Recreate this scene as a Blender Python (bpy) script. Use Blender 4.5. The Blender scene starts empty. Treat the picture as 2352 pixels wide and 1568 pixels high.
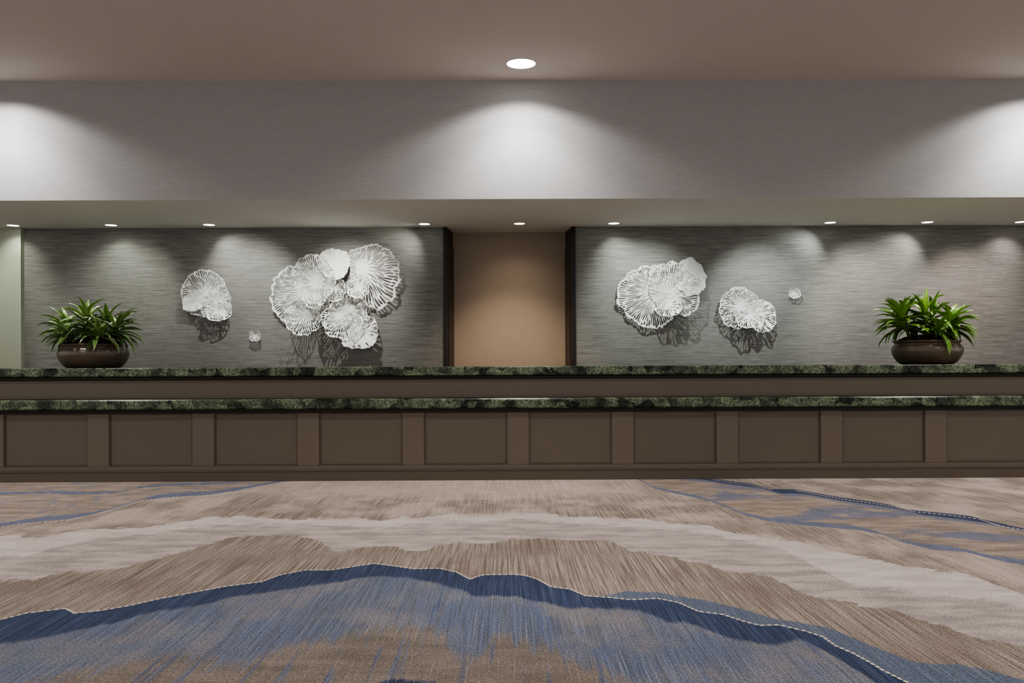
import bpy, bmesh, math, random
import numpy as np
from mathutils import Matrix, Vector

C = bpy.context.scene.collection
scene = bpy.context.scene
PI = math.pi

# ------------------------------------------------------------------ camera
F = 2000.0; W0 = 2352.0; H0 = 1568.0
CAMZ = 1.09; HOR = 836.0
YAW = -0.0054; ROLL = -0.0044
R = (Matrix.Rotation(YAW, 3, 'Z') @ Matrix.Rotation(PI/2, 3, 'X') @ Matrix.Rotation(ROLL, 3, 'Z'))
cam_d = bpy.data.cameras.new('camera'); cam = bpy.data.objects.new('camera', cam_d); C.objects.link(cam)
cam.matrix_world = Matrix.Translation((0, 0, CAMZ)) @ R.to_4x4()
cam_d.sensor_width = 36; cam_d.lens = 36*F/W0; cam_d.shift_y = (HOR-H0/2)/W0
cam_d.clip_start = 0.05; cam_d.clip_end = 100
scene.camera = cam

def ray(u, v):
    return R @ Vector(((u-W0/2)/F, (HOR-v)/F, -1))
def at(u, v, y):                      # pixel -> world point on a plane of constant depth
    d = ray(u, v); t = y/d.y
    return Vector((d.x*t, y, CAMZ+d.z*t))
def fl(u, v, z=0.0):                  # pixel -> world point on the floor
    d = ray(u, v); t = (z-CAMZ)/d.z
    return Vector((d.x*t, d.y*t, z))

# ------------------------------------------------------------------ measures
Y_FRONT = 8.26; Y_BACK = 9.94; Y_NICHE = 10.37
Z_SOF = 2.656; Z_CEIL = 3.782
XL, XR = -10.5, 10.5; Y_NEAR = -5.0

# ------------------------------------------------------------------ helpers
def lin(c):
    return tuple(((x/255)/12.92 if x/255 <= .04045 else ((x/255+.055)/1.055)**2.4) for x in c) + (1.0,)

class NT:
    def __init__(s, name):
        s.m = bpy.data.materials.new(name); s.m.use_nodes = True
        s.t = s.m.node_tree; s.t.nodes.clear()
        s.out = s.t.nodes.new('ShaderNodeOutputMaterial')
        s.b = s.t.nodes.new('ShaderNodeBsdfPrincipled')
        s.t.links.new(s.b.outputs[0], s.out.inputs[0])
    def put(s, sock, v):
        if hasattr(v, 'is_output') or isinstance(v, bpy.types.NodeSocket): s.t.links.new(v, sock)
        else: sock.default_value = v
    def n(s, t, **kw):
        x = s.t.nodes.new(t)
        for k, v in kw.items(): setattr(x, k, v)
        return x
    def math(s, op, a, b=None, c=None, clamp=False):
        x = s.n('ShaderNodeMath', operation=op, use_clamp=clamp)
        s.put(x.inputs[0], a)
        if b is not None: s.put(x.inputs[1], b)
        if c is not None: s.put(x.inputs[2], c)
        return x.outputs[0]
    def mix(s, f, a, b, mode='MIX'):
        x = s.n('ShaderNodeMix', data_type='RGBA', blend_type=mode)
        s.put(x.inputs[0], f); s.put(x.inputs[6], a); s.put(x.inputs[7], b)
        return x.outputs[2]
    def pos(s):
        return s.n('ShaderNodeNewGeometry').outputs['Position']
    def coords(s, src, sc):
        x = s.n('ShaderNodeMapping'); s.put(x.inputs[0], src); x.inputs['Scale'].default_value = sc
        return x.outputs[0]
    def noise(s, vec, scale=1.0, detail=2.0, rough=.5, dist=0.0):
        x = s.n('ShaderNodeTexNoise'); s.put(x.inputs['Vector'], vec)
        x.inputs['Scale'].default_value = scale; x.inputs['Detail'].default_value = detail
        x.inputs['Roughness'].default_value = rough; x.inputs['Distortion'].default_value = dist
        return x.outputs['Fac']
    def mr(s, v, a, b, c=0.0, d=1.0, smooth=True):
        x = s.n('ShaderNodeMapRange', interpolation_type='SMOOTHSTEP' if smooth else 'LINEAR')
        s.put(x.inputs[0], v); s.put(x.inputs[1], a); s.put(x.inputs[2], b)
        x.inputs[3].default_value = c; x.inputs[4].default_value = d
        return x.outputs[0]
    def bump(s, h, strength=.2, dist=.01):
        x = s.n('ShaderNodeBump'); x.inputs['Strength'].default_value = strength
        x.inputs['Distance'].default_value = dist; s.put(x.inputs['Height'], h)
        s.t.links.new(x.outputs[0], s.b.inputs['Normal'])

def simple(name, c, rough=.5, spec=.5, metal=0.0, var=.06, sc=40, coat=0.0):
    k = NT(name)
    nz = k.noise(k.coords(k.pos(), (1, 1, 1)), sc, 3)
    a = lin(c); lo = tuple(x*(1-var) for x in a[:3])+(1,); hi = tuple(min(1, x*(1+var)) for x in a[:3])+(1,)
    k.put(k.b.inputs['Base Color'], k.mix(nz, lo, hi))
    k.b.inputs['Roughness'].default_value = rough
    k.b.inputs['Specular IOR Level'].default_value = spec
    k.b.inputs['Metallic'].default_value = metal
    k.b.inputs['Coat Weight'].default_value = coat
    return k.m

def emit(name, c, strength):
    k = NT(name); k.b.inputs['Base Color'].default_value = (1, 1, 1, 1)
    k.b.inputs['Emission Color'].default_value = c; k.b.inputs['Emission Strength'].default_value = strength
    return k.m

def link(name, me, mats, parent=None):
    o = bpy.data.objects.new(name, me); C.objects.link(o)
    for m in (mats if isinstance(mats, (list, tuple)) else [mats]): me.materials.append(m)
    if parent: o.parent = parent
    return o
def from_bm(name, bm, mats, parent=None, smooth=False):
    me = bpy.data.meshes.new(name); bm.to_mesh(me); bm.free()
    if smooth:
        for p in me.polygons: p.use_smooth = True
    return link(name, me, mats, parent)
def from_py(name, vs, fs, mats, parent=None, smooth=False):
    me = bpy.data.meshes.new(name); me.from_pydata([tuple(v) for v in vs], [], fs); me.update()
    if smooth:
        for p in me.polygons: p.use_smooth = True
    return link(name, me, mats, parent)
def add_box(bm, x0, x1, y0, y1, z0, z1, bev=0.0, seg=2):
    r = bmesh.ops.create_cube(bm, size=1.0)
    vs = r['verts']
    for v in vs:
        v.co = Vector(((x0+x1)/2+v.co.x*(x1-x0), (y0+y1)/2+v.co.y*(y1-y0), (z0+z1)/2+v.co.z*(z1-z0)))
    if bev > 0:
        es = list({e for v in vs for e in v.link_edges})
        bmesh.ops.bevel(bm, geom=es, offset=bev, segments=seg, affect='EDGES', profile=.5)
def box(name, x0, x1, y0, y1, z0, z1, mat, parent=None, bev=0.0, seg=2):
    bm = bmesh.new(); add_box(bm, x0, x1, y0, y1, z0, z1, bev, seg)
    return from_bm(name, bm, mat, parent)
def struct(o):
    o['kind'] = 'structure'; return o
def tag(o, label, cat, group=None):
    o['label'] = label; o['category'] = cat
    if group: o['group'] = group
    return o
def thing(name, label, cat, loc=(0, 0, 0), group=None):
    o = bpy.data.objects.new(name, None); C.objects.link(o); o.location = loc
    o.empty_display_size = .1
    return tag(o, label, cat, group)

# ------------------------------------------------------------------ carpet
def line(pts): return [fl(u, v) for u, v in pts]
L1 = [(-120,1440),(0,1423),(60,1408),(150,1397),(172,1408),(230,1402),(300,1390),(360,1376),(440,1361),(520,1346),(600,1336),(640,1321),(700,1309),(760,1309),(830,1298),(860,1294),(900,1299),(950,1306),(1010,1305),(1050,1314),(1068,1324),(1080,1330),(1092,1325),(1110,1320),(1176,1319),(1205,1321),(1235,1330),(1265,1347),(1310,1353),(1345,1368),(1400,1372),(1450,1377),(1510,1374),(1560,1384),(1605,1404),(1660,1411),(1710,1427),(1745,1436),(1790,1435),(1850,1449),(1890,1462),(1920,1483),(1960,1500),(2000,1522),(2030,1540),(2070,1560),(2100,1574),(2200,1625),(2400,1720)]
L0 = [(-120,1490),(600,1400),(1200,1360),(1340,1372),(1390,1367),(1440,1357),(1510,1360),(1580,1372),(1650,1384),(1710,1400),(1770,1418),(1830,1428),(1900,1440),(1960,1465),(2000,1482),(2060,1505),(2110,1522),(2200,1526),(2260,1536),(2352,1562),(2500,1610)]
L2 = [(-120,1500),(0,1478),(110,1462),(200,1442),(280,1424),(370,1402),(440,1394),(560,1366),(640,1357),(700,1345),(780,1335),(850,1324),(900,1323),(950,1328),(1000,1340),(1050,1352),(1100,1370),(1176,1368),(1240,1380),(1300,1396),(1400,1397),(1470,1400),(1530,1425),(1600,1435),(1640,1450),(1680,1470),(1750,1478),(1850,1470),(1920,1508),(2000,1560),(2050,1592),(2200,1660),(2400,1760)]
L3 = [(-120,1600),(0,1580),(100,1562),(200,1532),(300,1517),(420,1503),(480,1520),(560,1532),(640,1490),(760,1465),(860,1445),(950,1438),(1000,1446),(1060,1520),(1110,1500),(1130,1466),(1176,1463),(1250,1480),(1330,1510),(1400,1545),(1440,1570),(1600,1650),(2000,1800)]
L4 = [(-100,1900),(700,1680),(840,1580),(880,1563),(930,1560),(1000,1566),(1030,1600),(1100,1700),(2000,2000)]
L5 = [(-150,1250),(0,1232),(45,1225),(60,1236),(90,1235),(140,1225),(200,1215),(270,1213),(330,1211),(390,1203),(440,1196),(490,1184),(530,1188),(560,1184),(610,1190),(680,1194),(760,1190),(820,1188),(870,1196),(930,1186),(960,1190),(1040,1180),(1080,1187),(1176,1179),(1240,1178),(1320,1186),(1400,1190),(1470,1190),(1530,1200),(1570,1204),(1625,1205),(1660,1220),(1720,1228),(1780,1238),(1820,1240),(1860,1250),(1910,1265),(1935,1270),(1990,1280),(2020,1298),(2085,1302),(2110,1315),(2140,1307),(2190,1310),(2240,1325),(2280,1340),(2352,1365),(2500,1400)]
L6 = [(-150,1350),(0,1333),(80,1331),(110,1322),(160,1310),(200,1313),(270,1308),(310,1295),(330,1285),(345,1272),(420,1268),(460,1255),(480,1243),(540,1232),(600,1230),(660,1228),(710,1232),(745,1250),(765,1268),(830,1258),(900,1253),(930,1260),(970,1267),(1000,1255),(1050,1245),(1110,1250),(1176,1238),(1250,1235),(1330,1240),(1400,1240),(1420,1252),(1450,1265),(1530,1275),(1580,1290),(1630,1297),(1660,1312),(1760,1320),(1790,1335),(1810,1352),(1860,1370),(1940,1380),(2000,1395),(2060,1400),(2110,1425),(2180,1440),(2240,1465),(2352,1482),(2500,1510)]
L7 = [(-150,1290),(0,1275),(60,1278),(130,1256),(230,1236),(330,1228),(420,1214),(520,1204),(640,1202),(760,1206),(860,1212),(960,1206),(1060,1200),(1176,1192),(1260,1196),(1340,1204),(1420,1205),(1500,1214),(1580,1218),(1660,1232),(1740,1250),(1800,1262),(1812,1290),(1870,1310),(1950,1340),(2050,1352),(2120,1360),(2200,1370),(2280,1378),(2352,1396),(2500,1430)]
U1 = [(-150,1232),(0,1211),(60,1202),(150,1195),(220,1180),(280,1163),(330,1148),(400,1142),(470,1138),(540,1128),(580,1120),(650,1107),(700,1098),(760,1090)]
U2 = [(-150,1140),(0,1132),(100,1130),(200,1132),(270,1130),(320,1118),(400,1112),(500,1110),(600,1100),(700,1092)]
R1 = [(1500,1088),(1610,1097),(1680,1108),(1730,1115),(1780,1127),(1830,1127),(1880,1136),(1940,1147),(2020,1158),(2060,1165),(2100,1175),(2180,1183),(2250,1192),(2300,1208),(2352,1217),(2500,1240)]
R2 = [(1440,1088),(1465,1100),(1500,1118),(1560,1132),(1620,1145),(1670,1163),(1710,1180),(1760,1192),(1850,1202),(1950,1210),(2010,1220),(2070,1242),(2130,1255),(2200,1260),(2240,1270),(2290,1282),(2352,1290),(2500,1320)]

def carpet_material():
    k = NT('carpet')
    P = k.pos()
    sep = k.n('ShaderNodeSeparateXYZ'); k.put(sep.inputs[0], P)
    X, Y = sep.outputs[0], sep.outputs[1]
    jag1 = k.noise(k.coords(P, (9, 11, 1)), 1.0, 8, .76)
    jag2 = k.noise(k.coords(P, (8, 2.5, 1)), 1.6, 4, .6)
    soft = k.noise(k.coords(P, (26, 1.1, 1)), 1.0, 3, .6)
    def curve(pts):
        q = []
        for p in line(pts):
            if not q or p.x > q[-1][0]+.004: q.append((p.x, p.y))
        x0, x1 = q[0][0], q[-1][0]; y0 = min(a[1] for a in q)-.01; y1 = max(a[1] for a in q)+.01
        fc = k.n('ShaderNodeFloatCurve'); cm = fc.mapping; cv = cm.curves[0]
        nq = [((a-x0)/(x1-x0), (b-y0)/(y1-y0)) for a, b in q]
        cv.points[0].location = nq[0]; cv.points[1].location = nq[-1]
        for a in nq[1:-1]: cv.points.new(*a)
        for p in cv.points: p.handle_type = 'VECTOR'
        cm.update()
        k.put(fc.inputs['Value'], k.math('DIVIDE', k.math('SUBTRACT', X, x0), x1-x0, clamp=True))
        return k.math('MULTIPLY_ADD', fc.outputs[0], y1-y0, y0)
    def below(cv, nz=None, amp=0.0, s=.01, yy=Y):      # 1 where nearer than the curve
        d = k.math('SUBTRACT', cv, yy)
        if nz is not None:
            d = k.math('ADD', d, k.math('MULTIPLY', k.math('SUBTRACT', nz, .5), amp))
        return k.mr(d, -s, s), d
    # yarn streaks run along the room
    st = k.noise(k.coords(P, (115, 1.2, 1)), 1.0, 3, .66)
    st2 = k.noise(k.coords(P, (230, 1.8, 1)), 1.0, 2, .6)
    big = k.noise(k.coords(P, (2.2, 1.5, 1)), 1.0, 4, .6)
    mot = k.noise(k.coords(P, (3.0, 9.0, 1)), 1.0, 5, .65)
    fine = k.noise(k.coords(P, (110, 90, 1)), 1.0, 3, .7)
    sh = k.mr(st, .38, .62); sh2 = k.mr(st2, .45, .72)
    streak = k.mix(sh, lin((98, 85, 75)), lin((154, 139, 127)))
    streak = k.mix(k.math('MULTIPLY', sh2, .6), streak, lin((190, 173, 158)))
    streak = k.mix(k.mr(big, .42, .68, 0, .55), streak, lin((106, 92, 81)))
    cream = k.mix(k.mr(mot, .35, .65), lin((184, 170, 163)), lin((206, 192, 185)))
    gcream = k.mix(k.mr(mot, .33, .66), lin((148, 136, 131)), lin((186, 171, 163)))
    tan = k.mix(k.mr(mot, .35, .65), lin((128, 113, 101)), lin((164, 146, 132)))
    blue = k.mix(k.mr(jag2, .3, .7), lin((92, 98, 118)), lin((110, 114, 134)))
    navy = k.mix(sh, lin((20, 30, 56)), lin((44, 57, 90)))
    navy = k.mix(k.math('MULTIPLY', sh2, .40), navy, lin((112, 122, 144)))
    mid = k.mix(sh, lin((80, 82, 92)), lin((88, 97, 120)))
    mid = k.mix(k.mr(big, .42, .66, 0, .75), mid, lin((122, 114, 110)))
    mid = k.mix(k.mr(soft, .56, .72, 0, .7), mid, lin((60, 72, 100)))
    mid = k.mix(k.math('MULTIPLY', sh2, .45), mid, lin((146, 150, 162)))
    brown = k.mix(k.mr(mot, .3, .7), lin((100, 90, 81)), lin((124, 111, 101)))
    brown = k.mix(k.mr(st2, .60, .72, 0, .5), brown, lin((186, 164, 140)))
    # far field
    top = k.mix(k.math('MULTIPLY', k.mr(big, .40, .62), k.mr(st, .3, .6, .5, 1)), streak, lin((188, 170, 158)))
    xm = k.math('MULTIPLY', k.mr(X, -2.6, -1.6), k.mr(X, .6, 1.6, 1, 0))
    ym = k.mr(k.math('ADD', Y, k.math('MULTIPLY', jag1, .8)), 7.15, 7.9)
    crack = k.math('ABSOLUTE', k.math('SUBTRACT', k.noise(k.coords(P, (1.6, 3.2, 1)), 1.0, 4, .6, .6), .5))
    pale = k.mix(k.mr(crack, .0, .018, .6, 0), k.mix(k.mr(st, .3, .7), lin((172, 153, 140)), lin((196, 178, 166))), lin((140, 121, 108)))
    top = k.mix(k.math('MULTIPLY', k.math('MULTIPLY', xm, ym), .8), top, pale)
    c = top
    # upper left : tan island with blue veins beyond a stitched line
    u1 = curve(U1); m, d = below(u1, jag1, .10, .02)
    inv = k.math('MULTIPLY', k.math('SUBTRACT', 1.0, m), k.mr(X, -2.0, -1.9, 1, 0))
    c = k.mix(inv, c, k.mix(k.mr(jag2, .55, .62, 0, .7), tan, blue))
    dd = k.math('ADD', d, k.math('MULTIPLY', k.math('SUBTRACT', jag2, .5), .4))
    c = k.mix(k.math('MULTIPLY', k.mr(k.math('ABSOLUTE', k.math('ADD', dd, .17)), .10, .17, 1, 0), inv), c, blue)
    u2 = curve(U2); m2, d2 = below(u2, jag2, .25, .02)
    c = k.mix(k.math('MULTIPLY', k.mr(k.math('ABSOLUTE', d2), .05, .09, 1, 0), inv), c, blue)
    # upper right : tan island between a blue vein and a navy stitched line
    r1 = curve(R1); r2 = curve(R2)
    mr1, dr1 = below(r1, jag1, .06, .01); mr2, dr2 = below(r2, jag1, .14, .02)
    xr = k.mr(X, 1.0, 1.15)
    isl = k.math('MULTIPLY', k.math('MULTIPLY', mr1, k.math('SUBTRACT', 1.0, mr2)), xr)
    patch = k.mr(k.noise(k.coords(P, (1.3, 2.0, 1)), 1.0, 4, .6, .4), .55, .60, 0, .8)
    c = k.mix(isl, c, k.mix(patch, tan, blue))
    c = k.mix(k.math('MULTIPLY', k.mr(k.math('ABSOLUTE', dr2), .07, .11, 1, 0), xr), c, blue)
    c = k.mix(k.math('MULTIPLY', k.mr(k.math('ABSOLUTE', k.math('SUBTRACT', dr1, .16)), .10, .2, .8, 0), xr), c, blue)
    wn = k.math('MULTIPLY_ADD', k.noise(k.coords(P, (1.3, 1.3, 1)), 1.0, 2), .30, .0)
    c = k.mix(k.math('MULTIPLY', k.mr(k.math('ABSOLUTE', k.math('SUBTRACT', dr1, .0)), k.math('SUBTRACT', wn, .02), wn, 1, 0), xr), c, navy)
    # pale cream river
    m5, _ = below(curve(L5), jag1, .55, .012); m6, _ = below(curve(L6), jag1, .42, .010)
    m7, _ = below(curve(L7), jag1, .55, .05)
    c = k.mix(m5, c, k.mix(m7, cream, gcream))
    c = k.mix(m6, c, streak)
    # blue pool
    m0, _ = below(curve(L0), jag2, .04, .012); m1, _ = below(curve(L1), None, 0, .006)
    m2_, _ = below(curve(L2), jag2, .16, .03); m3, _ = below(curve(L3), soft, .75, .10)
    m4, _ = below(curve(L4), soft, .1, .02)
    c = k.mix(k.math('MULTIPLY', m0, k.mr(X, .2, .35)), c, k.mix(sh2, lin((80, 88, 106)), lin((116, 120, 130))))
    c = k.mix(m1, c, navy)
    c = k.mix(m2_, c, mid)
    c = k.mix(m3, c, k.mix(k.mr(soft, .56, .66, 0, .75), brown, mid))
    c = k.mix(m4, c, navy)
    c = k.mix(.5, c, k.mix(k.mr(fine, .3, .7), (.0, .0, .0, 1), (1, 1, 1, 1)), 'SOFT_LIGHT')
    k.put(k.b.inputs['Base Color'], c)
    k.b.inputs['Roughness'].default_value = .95
    k.b.inputs['Specular IOR Level'].default_value = .1
    k.b.inputs['Sheen Weight'].default_value = .08
    k.bump(k.math('ADD', k.math('MULTIPLY', st2, .6), fine), .25, .004)
    return k.m

M_carpet = carpet_material()
M_stitch = simple('cream_stitch', (214, 198, 178), .9, .1)

bm = bmesh.new()
v = [bm.verts.new(p) for p in ((XL, Y_NEAR, 0), (XR, Y_NEAR, 0), (XR, 10.6, 0), (XL, 10.6, 0))]
bm.faces.new(v)
def stitches(pts, pitch, ln, wd):
    q = line(pts); dense = []
    # Catmull-Rom smoothing of the stitched line
    for i in range(len(q)-1):
        p0 = q[max(i-1, 0)]; p1 = q[i]; p2 = q[i+1]; p3 = q[min(i+2, len(q)-1)]
        for t in np.linspace(0, 1, 8, endpoint=False):
            dense.append(p1.lerp(p2, t))
    acc = 0.0; nxt = 0.0
    for a, b in zip(dense, dense[1:]):
        L = (b-a).length
        if L < 1e-6: continue
        while nxt <= acc+L:
            c = a.lerp(b, (nxt-acc)/L); d = (b-a).normalized(); n = Vector((-d.y, d.x, 0))
            if not (c.y > 8.15):
                ring = [bm.verts.new(c+d*ln*.5*math.cos(t)+n*wd*.5*math.sin(t)+Vector((0, 0, .0006))) for t in np.linspace(0, 2*PI, 8, endpoint=False)]
                top = bm.verts.new(c+Vector((0, 0, .004)))
                for i in range(8):
                    f = bm.faces.new((ring[i], ring[(i+1) % 8], top)); f.material_index = 1
            nxt += pitch
        acc += L
stitches(L1, .030, .027, .013)
stitches([p for p in R1 if p[0] >= 1830], .034, .028, .014)
stitches([p for p in R1 if 1600 <= p[0] <= 1790], .034, .024, .010)
stitches(U1, .034, .028, .012)
struct(from_bm('floor', bm, [M_carpet, M_stitch]))

# ------------------------------------------------------------------ shell
def grasscloth(name, lo, hi, sx, sz, contrast=.17):
    k = NT(name); P = k.pos()
    a = k.noise(k.coords(P, (sx, 1, sz)), 1.0, 4, .65)
    b = k.noise(k.coords(P, (sx*4, 1, sz*2.2)), 1.0, 3, .6)
    g = k.math('ADD', k.math('MULTIPLY', a, .65), k.math('MULTIPLY', b, .35))
    k.put(k.b.inputs['Base Color'], k.mix(k.mr(g, .5-contrast, .5+contrast, smooth=False), lin(lo), lin(hi)))
    k.b.inputs['Roughness'].default_value = .7; k.b.inputs['Specular IOR Level'].default_value = .25
    k.bump(g, .35, .004)
    return k.m
M_grass = grasscloth('grasscloth', (92, 92, 88), (150, 149, 143), 2.6, 85)
M_linen = grasscloth('upper_linen', (162, 160, 158), (184, 182, 180), 7, 120, .25)
M_niche = grasscloth('niche_linen', (150, 134, 118), (165, 149, 132), 12, 60, .3)
M_ceil = simple('ceiling_paint', (212, 202, 195), .9, .1, var=.02, sc=3)
M_sof = simple('soffit_paint', (224, 222, 218), .9, .1, var=.02, sc=3)
M_pier = simple('pier_paint', (168, 172, 155), .85, .15, var=.02, sc=3)
M_jamb = simple('espresso_wood', (26, 17, 12), .35, .4, var=.2, sc=14)
M_jambgap = simple('dull_metal_strip', (120, 112, 104), .35, .5, .6)

def slab(name, x0, x1, y0, y1, z0, z1, m): return struct(box(name, x0, x1, y0, y1, z0, z1, m))
slab('ceiling', XL, XR, Y_NEAR, Y_FRONT+.3, Z_CEIL, Z_CEIL+.1, M_ceil)
slab('wall_upper', XL, XR, Y_FRONT, Y_FRONT+.15, Z_SOF+.001, Z_CEIL, M_linen)
slab('ceiling_soffit', XL, XR, Y_FRONT+.002, 10.6, Z_SOF, Z_SOF+.12, M_sof)
xa, xb = -.682, .738            # recess opening
na, nb = -.640, .700            # recess back wall
slab('wall_back_left', XL, xa-.04, Y_BACK, Y_BACK+.12, 0, Z_SOF, M_grass)
slab('wall_back_right', xb+.045, XR, Y_BACK, Y_BACK+.12, 0, Z_SOF, M_grass)
slab('wall_recess', -.95, 1.0, Y_NICHE, Y_NICHE+.1, 0, Z_SOF, M_niche)
xp = at(48, 680, Y_BACK-.07).x
slab('wall_left_pier', XL, xp, Y_BACK-.07, Y_BACK, 0, Z_SOF, M_pier)

def jamb(n, s, xo, xi, xn):
    # casing face, metal strip and splayed reveal with an inset leaf
    bm = bmesh.new()
    lo, hi = sorted((xo, xi)); add_box(bm, lo, hi, Y_BACK-.02, Y_BACK+.13, 0, Z_SOF-.001, .002, 1)
    for f in bm.faces: f.material_index = 0
    def quad(p, q, z0, z1, mi):
        f = bm.faces.new([bm.verts.new((p[0], p[1], z0)), bm.verts.new((q[0], q[1], z0)), bm.verts.new((q[0], q[1], z1)), bm.verts.new((p[0], p[1], z1))])
        f.material_index = mi
    A = Vector((xi, Y_BACK-.018)); B = Vector((xn, Y_NICHE-.001))
    def on(t, off=0.0): 
        p = A.lerp(B, t); return (p.x-s*off, p.y)
    quad(on(0), on(.06), 0, Z_SOF-.001, 0); quad(on(.06), on(.16), 0, Z_SOF-.18, 1); quad(on(.06), on(.16), Z_SOF-.18, Z_SOF-.001, 0)
    quad(on(.16), on(1), Z_SOF-.18, Z_SOF-.001, 0)
    quad(on(.16, .012), on(.95, .012), 0, Z_SOF-.18, 0); quad(on(.95, .012), on(1), 0, Z_SOF-.18, 0)
    struct(from_bm('trim_%d' % n, bm, [M_jamb, M_jambgap]))
jamb(1, -1, xa-.04, xa, na)
jamb(2, 1, xb+.045, xb, nb)

# ------------------------------------------------------------------ reception desk
M_desk = simple('taupe_lacquer', (106, 95, 83), .42, .35, var=.03, sc=5)
M_panel = simple('taupe_panel', (101, 91, 79), .45, .35, var=.03, sc=5)
M_plinth = simple('taupe_plinth', (90, 80, 69), .45, .35, var=.03, sc=5)
M_shade = simple('taupe_painted_shade', (52, 46, 40), .55, .25, var=.03, sc=5)  # desk colour darkened to paint in the shade below the marble slabs
def marble():
    k = NT('green_marble'); P = k.pos()
    v = k.n('ShaderNodeTexVoronoi', feature='F1'); v.inputs['Scale'].default_value = 1.0
    wv = k.n('ShaderNodeVectorMath', operation='ADD')
    nz = k.n('ShaderNodeTexNoise'); k.put(nz.inputs['Vector'], P); nz.inputs['Scale'].default_value = 9; nz.inputs['Detail'].default_value = 4
    sc = k.n('ShaderNodeVectorMath', operation='SCALE'); k.put(sc.inputs[0], nz.outputs['Color']); sc.inputs['Scale'].default_value = .14
    k.put(wv.inputs[0], P); k.put(wv.inputs[1], sc.outputs[0])
    k.put(v.inputs['Vector'], k.coords(wv.outputs[0], (9, 9, 12)))
    sepc = k.n('ShaderNodeSeparateColor'); k.put(sepc.inputs[0], v.outputs['Color'])
    big = k.noise(k.coords(P, (4.5, 4.5, 3)), 1.0, 3, .6)
    fine = k.noise(k.coords(wv.outputs[0], (60, 60, 60)), 1.0, 6, .75, .4)
    vein = k.math('ABSOLUTE', k.math('SUBTRACT', k.noise(k.coords(wv.outputs[0], (14, 14, 9)), 1.0, 5, .65, 1.2), .5))
    f = k.math('ADD', k.math('MULTIPLY', sepc.outputs[0], .35), k.math('MULTIPLY', big, .9))
    c = k.mix(k.mr(f, .42, .78), lin((14, 17, 15)), lin((128, 140, 112)))
    c = k.mix(k.mr(fine, .44, .58, .8, 0), c, lin((20, 25, 20)))
    c = k.mix(k.mr(vein, .0, .012, .4, 0), c, lin((150, 158, 134)))
    c = k.mix(k.mr(fine, .62, .72, 0, .6), c, lin((200, 206, 184)))
    k.put(k.b.inputs['Base Color'], c); k.b.inputs['Roughness'].default_value = .3
    k.b.inputs['Specular IOR Level'].default_value = .18
    return k.m
M_marble = marble()
DXL, DXR = -6.4, 6.4
Zt, Zb = 1.07, .986                 # counter slab
Lt, Lb = .773, .680                 # ledge slab
top = box('worktop', DXL, DXR, 8.20, 8.95, Zt-.084, Zt, M_marble, None, .012, 3)
tag(top, 'long polished dark green marble counter top carrying the two potted plants', 'worktop')
desk = thing('reception_desk', 'long taupe brown reception desk with a row of recessed square panels', 'reception desk', (0, 8.5, 0))
def dpart(name, x0, x1, y0, y1, z0, z1, m, bev=.003, parent=None):
    o = box(name, x0, x1, y0-8.5, y1-8.5, z0, z1, m, parent or desk, bev, 1); return o
dpart('carcass', DXL+.02, DXR-.02, 8.34, 8.90, .09, Zb, M_desk)
led = dpart('ledge', DXL, DXR, 8.12, 8.30, Lb, Lt, M_marble, .012); led['label'] = 'narrow green marble ledge'
dpart('fascia', DXL+.01, DXR-.01, 8.30, 8.345, Lt, Zb, M_desk)
dpart('cove_molding', DXL+.01, DXR-.01, 8.262, 8.302, Zb-.035, Zb, M_shade, .008)
dpart('bead_molding', DXL+.01, DXR-.01, 8.285, 8.302, Lt, Lt+.022, M_desk, .006)
zp0, zp1 = 1.09-(1066-836)/242, 1.09-(946-836)/242     # panel opening
dpart('top_rail', DXL, DXR, 8.25, 8.345, zp1, Lb, M_shade)
dpart('bottom_rail', DXL, DXR, 8.25, 8.345, .09, zp0, M_desk)
xl = [(a, b) for a, b in ((8,199),(252,443),(497,687),(738,928),(977,1167),(1216,1407),(1455,1645),(1694,1885),(1935,2125),(2175,2366))]
xs = []
for a, b in xl:
    c = (a+b)/2; xs.append((at(a, 1005, 8.25).x, at(b, 1005, 8.25).x))
pitch = (xs[-1][0]-xs[0][0])/9; wd = sum(b-a for a, b in xs)/10; x0 = xs[0][0]
edge = DXL
for i in range(10):
    a = x0+i*pitch; b = a+wd
    if i == 0: pass
    dpart('stile', edge, a, 8.25, 8.345, zp0, zp1, M_desk)
    pn = dpart('panel', a, b, 8.272, 8.345, zp0, zp1, M_panel, 0)
    # thin stepped lip round the panel
    bm = bmesh.new(); w = .012
    for (p, q, r, s_) in ((a, a+w, zp0, zp1), (b-w, b, zp0, zp1), (a+w, b-w, zp0, zp0+w), (a+w, b-w, zp1-w, zp1)):
        add_box(bm, p, q, 8.262-8.5, 8.273-8.5, r, s_, .002, 1)
    from_bm('panel_bead', bm, M_plinth, pn)
    edge = b
dpart('stile', edge, DXR, 8.25, 8.345, zp0, zp1, M_desk)
dpart('plinth', DXL-.005, DXR+.005, 8.195, 8.345, 0, .085, M_plinth, .002)
dpart('plinth_cap', DXL-.005, DXR+.005, 8.205, 8.345, .085, .098, M_desk, .005)

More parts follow.
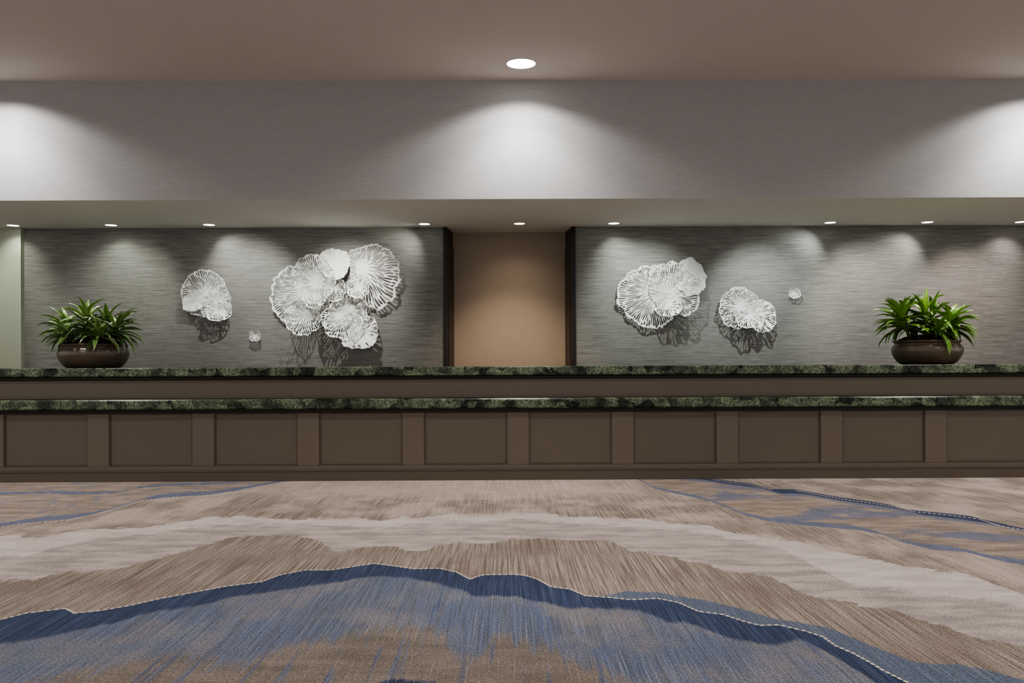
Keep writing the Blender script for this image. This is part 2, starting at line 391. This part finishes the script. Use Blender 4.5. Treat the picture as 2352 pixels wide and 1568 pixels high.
# ------------------------------------------------------------------ downlights
M_ring = simple('white_trim_ring', (205, 203, 198), .5, .3)
def add_ring(bm, r0, r1, z0, z1, n=48):
    vs = []
    for (r, z) in ((r0, z1), (r0, z0+.001), (r0+.002, z0), (r1-.003, z0), (r1, z0+.002), (r1, z1)):
        vs.append([bm.verts.new((r*math.cos(2*PI*i/n), r*math.sin(2*PI*i/n), z)) for i in range(n)])
    for a, b in zip(vs, vs[1:]):
        for i in range(n): bm.faces.new((a[i], a[(i+1) % n], b[(i+1) % n], b[i]))
def downlight(name, x, y, z, rad, label, group, col, strength):
    t = thing(name, label, 'ceiling light', (x, y, z), group)
    bm = bmesh.new(); add_ring(bm, rad, rad+.012, -.005, 0.0)
    from_bm('trim_ring', bm, M_ring, t, True)
    bm = bmesh.new(); n = 48
    ctr = bm.verts.new((0, 0, -.0045)); o = [bm.verts.new((rad*math.cos(2*PI*i/n), rad*math.sin(2*PI*i/n), -.002)) for i in range(n)]
    for i in range(n): bm.faces.new((o[(i+1) % n], o[i], ctr))
    from_bm('lamp_lens', bm, emit('lamp_glow', col, strength), t, True)
    return t
def spot(x, y, z, target, power, size, blend, col, soft):
    l = bpy.data.lights.new('spot_lamp', 'SPOT'); o = bpy.data.objects.new('spot_lamp', l); C.objects.link(o)
    o.location = (x, y, z); d = Vector(target)-Vector((x, y, z))
    o.rotation_euler = d.to_track_quat('-Z', 'Y').to_euler()
    l.energy = power; l.spot_size = math.radians(size); l.spot_blend = blend; l.color = col[:3]; l.shadow_soft_size = soft
    return o
cx = at(1197, 146, 7.80).x
downlight('recessed_downlight', cx, 7.80, Z_CEIL, .129, 'large round white downlight glowing alone in the high ceiling', None, (1, .99, .97, 1), 9)
SP = 4.86
for i in (-1, 0, 1):
    g = 1 if i < 1 else 1.12
    spot(cx+SP*i, 7.80, Z_CEIL-.012, (cx+SP*i, 7.80, 0), 90*g, 142, .36, (1, .985, .975), .07)
    spot(cx+SP*i, 7.80, Z_CEIL-.014, (cx+SP*i, 7.80, 0), 178*g, 112, .75, (1, .985, .975), .07)
for j, yy in enumerate((4.3, .8, -2.7)):
    for i in (-1, 0, 1):
        spot(cx+SP*i, yy, Z_CEIL-.012, (cx+SP*i, yy, 0), 270, 150, .6, (1, .975, .95), .12)  # rest of the room

lamps = [  # pixel x, aim pixel (x,y), power, colour, label
 (30, (30, 760), 20, (.96, 1, .86), 'leftmost small soffit downlight, above the pale pier at the left edge'),
 (255, (290, 720), 17, (.97, 1, .90), 'small soffit downlight above the left potted plant'),
 (480, (600, 690), 30, (1, 1, .96), 'small soffit downlight above the medium coral sculpture left of the big one'),
 (975, (790, 690), 30, (1, .98, .92), 'small soffit downlight just left of the beige recess'),
 (1193, (1180, 900), 26, (1, .86, .70), 'small soffit downlight above the middle of the beige recess'),
 (1410, (1440, 700), 27, (.95, 1, .93), 'small soffit downlight just right of the beige recess'),
 (1907, (1740, 700), 40, (.97, 1, 1), 'small soffit downlight above the gap between tiny coral piece and right plant'),
 (2130, (1990, 720), 44, (1, .98, .92), 'small soffit downlight above the right potted plant'),
 (2345, (2270, 760), 30, (1, .88, .84), 'rightmost small soffit downlight, half cut by the right edge')]
for u, aim, pw, col, lab in lamps:
    yy = 9.70
    x = at(u, 512, yy).x
    downlight('soffit_downlight', x, yy, Z_SOF, .062, lab, 'small downlights in the soffit', col+(1,), 7)
    yb = Y_NICHE if u == 1193 else Y_BACK
    a = at(aim[0], aim[1], yb)
    spot(x, yy, Z_SOF-.012, a, pw*.62, 110, 1.0, col, .018)

# spots added to wash the wall from further out, without fixtures
for u, au, av, pw, col in ((-60, 10, 760, 22, (.96, 1, .86)), (290, 290, 700, 32, (.97, 1, .90)), (570, 575, 700, 50, (1, 1, .97)), (790, 800, 700, 54, (1, .99, .94)),
                           (1180, 1175, 860, 80, (1, .84, .66)), (1490, 1480, 700, 56, (.92, 1, .97)), (1770, 1740, 720, 60, (.93, 1, .99)), (1990, 1990, 720, 70, (1, .97, .93)), (2250, 2230, 740, 60, (1, .84, .80))):
    spot(at(u, 518, 8.95).x, 8.95, Z_SOF-.012, at(au, av, Y_BACK), pw*1.65, 74, .9, col, .02)
for u in (215, 2129):          # extra spots without fixtures, added to brighten the two plants
    x = at(u, 520, 8.75).x; spot(x, 8.95, Z_SOF-.012, (x, 8.55, 1.2), 70, 60, .9, (1, .99, .93), .03)
# ------------------------------------------------------------------ coral wall sculptures
def coral_mat():
    k = NT('white_painted_metal'); P = k.pos()
    nz = k.noise(k.coords(P, (60, 60, 60)), 1, 4, .6)
    k.put(k.b.inputs['Base Color'], k.mix(nz, lin((210, 211, 206)), lin((240, 241, 236))))
    k.b.inputs['Roughness'].default_value = .55; k.b.inputs['Specular IOR Level'].default_value = .3
    return k.m
M_coral = coral_mat()
PXM = F/Y_BACK
def disc(parent, name, u, v, radii, off, cup=.04, ruf=.02, tilt=(0, 0), slots=1.0, core=.16, seed=0, rim=.97, rot=0.0, hue=0, bend=0.0, mat=None):
    """radii: px radius towards E, NE, N, NW, W, SW, S, SE as the photo shows it"""
    rng = random.Random(seed); nr = len(radii)
    rm = sum(radii)/nr
    n = max(16, int(2*PI*rm/4.6)); n += n % 2
    if rm < 20: n = 20
    M = 30 if rm > 30 else 14
    ph = [rng.uniform(0, 2*PI) for _ in range(8)]; lob = rng.choice((5, 6, 7))
    def rad(t):
        x = (t/(2*PI)*nr) % nr; i = int(x); f = x-i
        p = [radii[(i+k) % nr] for k in (-1, 0, 1, 2)]
        r = .5*((2*p[1])+(-p[0]+p[2])*f+(2*p[0]-5*p[1]+4*p[2]-p[3])*f*f+(-p[0]+3*p[1]-3*p[2]+p[3])*f**3)
        return r
    c = at(u, v, Y_BACK); base = Vector(parent.location)
    vs = []; ths = []
    for j in range(n):
        w = 2*PI/n
        ths += [j*w, j*w+w*(.40+.12*rng.random())]
    nb = max(5, n//5)
    edge = [1-.025+.045*abs(math.sin(nb*t/2+ph[6]+.5*math.sin(3*t+ph[7])))+.018*math.sin(lob*2*t+ph[1])+0.032*rng.uniform(-1, .8) for t in ths]
    rows = [i/M for i in range(1, M+1)]
    def put(rr, t, e):
        tt = t+.05*math.sin(rr*9+ph[2]+3*t)*(1-rr*.5)
        r = rad(tt)*rr*(1+(e-1)*rr**3)/PXM
        dx = r*math.cos(tt); dz = r*math.sin(tt)
        sc = rm/PXM
        y = -off*.75 - cup*1.1*(rr**1.7) - ruf*rr*rr*(.6*math.sin(lob*tt+ph[3])+.4*math.sin((lob+3)*tt+ph[4])) - .25*ruf*rr*math.sin(14*tt+ph[5]+rr*5)
        y += tilt[0]*dx+tilt[1]*dz
        y = min(y, -.006)
        k = (Y_BACK+y)/Y_BACK     # keep the outline where the photo shows it
        return Vector((c.x+dx, Y_BACK+y, c.z+dz))-base
    m2 = 2*n; fs = []; w = 2*PI/n
    idx = lambda i, j: 1+i*m2+(j % m2)
    solid = np.ones((M, m2), bool); hw = np.full((M, n), .12)
    for j in range(n):
        inner = core+rng.uniform(0, .08)+(.12 if j % 4 == 2 else 0) if j % 2 == 0 else max(core+.22, .44)+rng.uniform(-.08, .08)
        i = int(inner*M)
        lim = int((rim+rng.uniform(-.03, .02))*M)
        while i < lim:
            L = rng.randint(max(3, int(M*.18)), max(4, int(M*.5))); e_ = min(i+L, lim)
            if rng.random() < slots and e_-i > 1:
                wmax = rng.uniform(.29, .38)
                for q in range(i, e_): solid[q, 2*j] = False
                for q in range(i-1, e_):
                    f = (q-(i-1))/(e_-i)*(.55 if e_ >= lim-1 else 1)
                    hw[q, j] = .05+(wmax-.05)*math.sin(PI*min(1, max(0, f)))**.45
            i = e_+(0 if rng.random() < .5 else 1)
    ctr = put(0, 0, 1); vs.append(ctr)
    wob = [rng.uniform(0, 6) for _ in range(n)]
    for i, rr in enumerate(rows):
        for j in range(n):
            tc = (j+.5+.10*math.sin(rr*11+wob[j]))*w
            for q, sg in ((0, -1), (1, 1)): vs.append(put(rr, tc+sg*hw[i, j]*w, edge[2*j+q]))
    for j in range(m2): fs.append((0, idx(0, j), idx(0, j+1)))
    for i in range(M-1):
        for j in range(m2):
            if solid[i+1, j]: fs.append((idx(i, j), idx(i+1, j), idx(i+1, j+1), idx(i, j+1)))
    o = from_py(name, vs, fs, mat or M_coral, parent, True)
    return o
def stem_pin(parent, u, v, ln):
    c = at(u, v, Y_BACK)-Vector(parent.location)
    bm = bmesh.new(); r = bmesh.ops.create_cone(bm, segments=12, radius1=.012, radius2=.008, depth=ln, cap_ends=True)
    for w in r['verts']: w.co = Vector((w.co.x, -(w.co.z+ln/2), w.co.y))+c
    from_bm('mounting_stem', bm, M_coral, parent)
def sculpture(name, u, v, label):
    t = thing(name, label, 'wall sculpture', at(u, v, Y_BACK), 'white coral wall sculptures')
    return t

S = sculpture('coral_sculpture', 775, 690, 'largest white coral wall sculpture, a cluster of ten lacy discs left of the recess')
D = 'coral_disc'
#                 u    v    E  NE  N  NW  W  SW  S  SE
disc(S, D, 702, 672, (60, 62, 66, 66, 66, 67, 72, 74, 77, 81, 83, 78, 70, 65, 64, 62), .035, .030, .012, (0, 0), 1, .16, 1)
disc(S, D, 826, 616, (93, 84, 72, 56, 45, 43, 36, 24, 20, 22, 28, 38, 64, 104, 107, 100), .050, .020, .012, (-.10, 0), 1, .20, 2)
disc(S, D, 775, 608, (31, 36, 35, 44, 40, 36, 38, 34), .085, .015, .022, (-.05, .32), .0, .9, 3)
disc(S, D, 800, 716, (48, 50, 36, 40, 40, 64, 62, 50), .07, .07, .035, (0, .3), 1, .2, 5)
disc(S, D, 828, 762, (44, 44, 34, 38, 40, 44, 38, 46), .10, .05, .030, (0, .45), .45, .45, 4)
disc(S, D, 706, 722, (36, 34, 30, 36, 44, 48, 50, 46), .085, .085, .032, (0, .25), 1, .18, 6)
disc(S, D, 826, 660, (26, 28, 26, 26, 26, 28, 27, 27), .085, .035, .025, (0, .25), .8, .22, 7)
disc(S, D, 768, 664, (30, 30, 22, 24, 20, 24, 30, 34), .085, .03, .02, (-.2, .25), 1, .2, 8)
disc(S, D, 784, 724, (32, 30, 22, 26, 40, 42, 34, 30), .110, .05, .022, (0, .40), 1, .18, 9)
disc(S, D, 731, 650, (47, 50, 62, 60, 47, 46, 50, 46), .115, .10, .032, (0, .08), 1, .16, 10)
disc(S, D, 735, 678, (26, 18, 12, 18, 30, 34, 33, 28), .165, .045, .018, (0, .45), .9, .2, 11)
for a in ((702, 672), (826, 616), (731, 650), (800, 716)): stem_pin(S, a[0], a[1], .05)

S = sculpture('coral_sculpture', 1520, 675, 'white coral sculpture of three big lacy discs just right of the recess')
disc(S, D, 1508, 672, (44, 56, 60, 73, 93, 86, 82, 60), .045, .030, .012, (0, 0), 1, .16, 21)
disc(S, D, 1580, 640, (39, 42, 48, 36, 36, 36, 40, 42), .07, .015, .022, (.05, .22), .0, .9, 22)
disc(S, D, 1534, 676, (66, 70, 70, 66, 40, 44, 40, 66), .105, .09, .03, (0, .08), 1, .16, 23)
disc(S, D, 1526, 696, (34, 26, 20, 26, 34, 36, 33, 36), .150, .05, .018, (0, .45), .75, .3, 24)
for a in ((1508, 672), (1580, 640), (1534, 676)): stem_pin(S, a[0], a[1], .05)

S = sculpture('coral_sculpture', 1715, 715, 'medium white coral sculpture between the three-disc cluster and the tiny piece')
disc(S, D, 1702, 706, (48, 40, 46, 50, 54, 56, 48, 46), .040, .04, .018, (0, .12), 1, .16, 31)
disc(S, D, 1740, 722, (37, 36, 34, 34, 34, 36, 42, 42), .055, .04, .022, (0, .25), .7, .25, 32)
disc(S, D, 1716, 722, (30, 24, 20, 26, 34, 38, 32, 36), .100, .045, .022, (0, .42), .9, .2, 33)
stem_pin(S, 1702, 706, .05)

S = sculpture('coral_sculpture', 484, 680, 'medium white coral sculpture between the left plant and the largest sculpture')
disc(S, D, 480, 676, (48, 48, 56, 60, 58, 56, 52, 46), .040, .04, .018, (0, .12), 1, .16, 41)
disc(S, D, 452, 690, (28, 24, 22, 22, 26, 30, 26, 26), .060, .03, .015, (0, .4), .1, .6, 42)
disc(S, D, 506, 698, (30, 34, 34, 32, 34, 40, 32, 36), .075, .045, .020, (0, .25), 1, .2, 43)
disc(S, D, 512, 712, (30, 22, 16, 22, 30, 30, 27, 30), .110, .04, .018, (0, .42), .8, .25, 44)
stem_pin(S, 480, 676, .05)

S = sculpture('tiny_coral_sculpture', 589, 772, 'tiny white coral piece low on the wall left of the largest sculpture')
disc(S, D, 589, 772, (13, 14, 13, 15, 12, 14, 11, 14), .020, .045, .012, (0, .2), .9, .2, 51)
stem_pin(S, 589, 772, .03)
S = sculpture('tiny_coral_sculpture', 1821, 674, 'tiny white coral piece alone on the wall toward the right plant')
disc(S, D, 1821, 674, (14, 14, 13, 14, 14, 14, 12, 14), .020, .045, .012, (0, .2), .9, .2, 52)
stem_pin(S, 1821, 674, .03)

# ------------------------------------------------------------------ potted plants
M_bowl = simple('bronze_glaze', (92, 80, 69), .34, .5, .2, var=.12, sc=9)
M_soil = simple('bark_mulch', (44, 33, 27), .95, .1, var=.5, sc=60)
M_stem = simple('green_stem', (84, 92, 48), .6, .3)
def leaf_mat(name, dark, light, pale):
    k = NT(name)
    at_ = k.n('ShaderNodeAttribute', attribute_name='leafvar'); uv = k.n('ShaderNodeAttribute', attribute_name='across')
    c = k.mix(at_.outputs['Fac'], lin(dark), lin(light))
    c = k.mix(k.mr(uv.outputs['Fac'], .72, 1.0, 0, .35), c, lin(pale))
    c = k.mix(k.mr(uv.outputs['Fac'], .0, .15, .35, 0), c, lin(pale))
    k.put(k.b.inputs['Base Color'], c); k.b.inputs['Roughness'].default_value = .26
    k.b.inputs['Specular IOR Level'].default_value = .5
    k.b.inputs['Subsurface Weight'].default_value = 0.0
    return k.m
M_leafA = leaf_mat('variegated_leaf', (42, 76, 36), (120, 150, 74), (206, 212, 182))
M_leafB = leaf_mat('green_leaf', (40, 88, 28), (124, 168, 50), (160, 190, 100))

def lathe(name, prof, mat, parent, n=64, rough=None):
    bm = bmesh.new(); rings = []
    for r, z in prof:
        rings.append([bm.verts.new((r*math.cos(2*PI*i/n), r*math.sin(2*PI*i/n), z)) for i in range(n)] if r > 1e-5 else [bm.verts.new((0, 0, z))])
    for a, b in zip(rings, rings[1:]):
        for i in range(n):
            q = [a[i % len(a)], a[(i+1) % len(a)], b[(i+1) % len(b)], b[i % len(b)]]
            q = list(dict.fromkeys(q)); bm.faces.new(q)
    return from_bm(name, bm, mat, parent, True)

def plant(u, vbase, label, clusters, mleaf, seed, lenr, wr):
    rng = random.Random(seed); yc = 8.585
    p = at(u, vbase, yc); t = thing('potted_plant', label, 'plant', (p.x, yc, Zt), None)
    k = yc/F
    rb, rn, rr, b0 = 76*k, 68*k, 73*k, 56*k
    lathe('bowl', [(0, 0), (b0*.9, 0), (b0, .004), (b0+.035, .03), (rb*.93, .07), (rb*.985, .11), (rb, .14), (rb*.985, .165), (rb*.95, .185), (rn, .2), (rn, .207)], M_bowl, t)
    lathe('bowl_rim', [(rn-.004, .203), (rn+.004, .207), (rr-.006, .222), (rr, .226), (rr, .231), (rr-.008, .233), (rn, .226), (rn-.015, .20)], M_bowl, t)
    # mounded bark mulch
    bm = bmesh.new(); n = 56; rings = []
    for q in range(13):
        r = (rn-.01)*q/12
        rings.append([bm.verts.new((r*math.cos(2*PI*i/n), r*math.sin(2*PI*i/n), .215+.07*(1-(q/12)**2.5)+rng.uniform(-.012, .012)*(q < 12))) for i in range(n)] if q else [bm.verts.new((0, 0, .285))])
    for a, b in zip(rings, rings[1:]):
        for i in range(n):
            q = list(dict.fromkeys([a[i % len(a)], b[i % len(b)], b[(i+1) % len(b)], a[(i+1) % len(a)]])); bm.faces.new(q)
    for _ in range(260):       # bark chips
        a = rng.uniform(0, 2*PI); r = (rn-.03)*math.sqrt(rng.random()); z = .22+.07*(1-(r/rn)**2.5)
        c = Vector((r*math.cos(a), r*math.sin(a), z)); s = rng.uniform(.008, .02)
        m = Matrix.Rotation(rng.uniform(0, 6), 3, 'Z') @ Matrix.Rotation(rng.uniform(-1, 1), 3, 'X')
        vv = [bm.verts.new(c+m @ Vector(w)*s) for w in ((-1, -.5, 0), (1, -.4, .1), (.9, .5, 0), (-.8, .45, .2), (0, 0, .6))]
        for i in range(4): bm.faces.new((vv[i], vv[(i+1) % 4], vv[4]))
    from_bm('mulch', bm, M_soil, t)
    vs, fs, lv, ac = [], [], [], []
    def leaf(base, az, el, L, w, droop, var, twist=0.0):
        N = 11; p = Vector(base); st = len(vs)
        for i in range(N+1):
            s = i/N; e = el-droop*s**1.35
            d = Vector((math.cos(az)*math.cos(e), math.sin(az)*math.cos(e), math.sin(e)))
            side = Vector((-math.sin(az), math.cos(az), 0)); up = side.cross(d)*-1
            if up.z < 0 and e < PI/2 and e > -PI/2: up = -up
            tw = twist*s; side2 = side*math.cos(tw)+up*math.sin(tw)
            prof = max(.0, (math.sin(PI*min(1, (s*.93+.07))**.75))**.85) if s < 1 else 0.0
            ww = w*max(prof, .16*(1-s))
            fold = .28*ww
            for q, off in ((0.0, -1), (.25, -.5), (.5, 0), (.75, .5), (1.0, 1)):
                vs.append(p+side2*(off*ww*.5)+up*(abs(off)*fold)); lv.append(var); ac.append(q)
            p = p+d*(L/N)
        for i in range(N):
            for q in range(4):
                a = st+i*5+q; fs.append((a, a+1, a+6, a+5))
    for (dx, dy, h, n, lean_az, lean, scale) in clusters:
        root = Vector((dx, dy, .25)); tip = root+Vector((math.cos(lean_az)*lean, math.sin(lean_az)*lean, h))
        stem_bm = bmesh.new(); r = bmesh.ops.create_cone(stem_bm, segments=8, radius1=.016, radius2=.011, depth=(tip-root).length, cap_ends=True)
        ax = (tip-root).normalized().to_track_quat('Z', 'Y').to_matrix()
        for v_ in r['verts']: v_.co = ax @ v_.co+(root+tip)/2
        from_bm('stem', stem_bm, M_stem, t, True)
        for i in range(n):
            s = i/n; az = i*2.399+rng.uniform(-.3, .3)
            if lean > .01 and rng.random() < .45: az = lean_az+rng.uniform(-.9, .9)
            el = -.15+1.5*s**1.2+rng.uniform(-.15, .2)
            L = lenr*scale*rng.uniform(.75, 1.1)*(1-.25*s)
            b = root.lerp(tip, .45+.55*s)
            leaf(b, az, el, L, wr*rng.uniform(.75, 1.15), rng.uniform(.7, 1.8)*(1-.3*s), min(1, max(0, .25+.5*s+rng.uniform(-.3, .3))), rng.uniform(-.9, .9))
    o = from_py('foliage', vs, fs, mleaf, t, True)
    me = o.data
    for nm, dat in (('leafvar', lv), ('across', ac)):
        a = me.attributes.new(nm, 'FLOAT', 'POINT'); a.data.foreach_set('value', dat)
    return t
plant(215, 847, 'left potted plant in bronze bowl, pale-streaked drooping leaves, beside the pier', [
    (-.02, -.10, .25, 30, 0, 0, 1.0), (-.17, -.03, .13, 32, PI, .08, 1.0), (.17, -.05, .13, 32, 0, .08, 1.0),
    (.04, .10, .20, 28, .8, .05, 1.0), (-.10, .12, .16, 26, 2.2, .06, .95), (.12, -.17, .06, 22, -.9, .05, .8), (-.12, -.17, .06, 22, -2.2, .05, .8)], M_leafA, 5, .375, .047)
plant(2129, 836, 'right potted plant in bronze bowl, bright green upright strap leaves', [
    (-.04, -.08, .25, 26, 1.7, .02, 1.0), (-.17, -.03, .20, 32, PI, .11, 1.05), (.12, -.08, .18, 26, 0, .08, .95),
    (.08, .10, .28, 24, .6, .05, .95), (-.12, .12, .26, 22, 2.2, .05, 1.0), (.17, -.02, .17, 18, 0, .10, .9), (.0, -.17, .08, 12, -1.2, .04, .7)], M_leafB, 11, .385, .055)

# ------------------------------------------------------------------ world + view
w = bpy.data.worlds.new('World'); scene.world = w; w.use_nodes = True
nt = w.node_tree; bg = nt.nodes['Background']
tc = nt.nodes.new('ShaderNodeTexCoord'); sx = nt.nodes.new('ShaderNodeSeparateXYZ'); nt.links.new(tc.outputs['Generated'], sx.inputs[0])
mr = nt.nodes.new('ShaderNodeMapRange'); nt.links.new(sx.outputs[2], mr.inputs[0])
mr.inputs[1].default_value = -.12; mr.inputs[2].default_value = .05; mr.inputs[3].default_value = .70; mr.inputs[4].default_value = 1.35
nt.links.new(mr.outputs[0], bg.inputs[1]); bg.inputs[0].default_value = (1.0, .985, .97, 1)
scene.view_settings.view_transform = 'AgX'; scene.view_settings.look = 'AgX - Medium High Contrast'
scene.view_settings.exposure = 0.0; scene.view_settings.gamma = 1.0
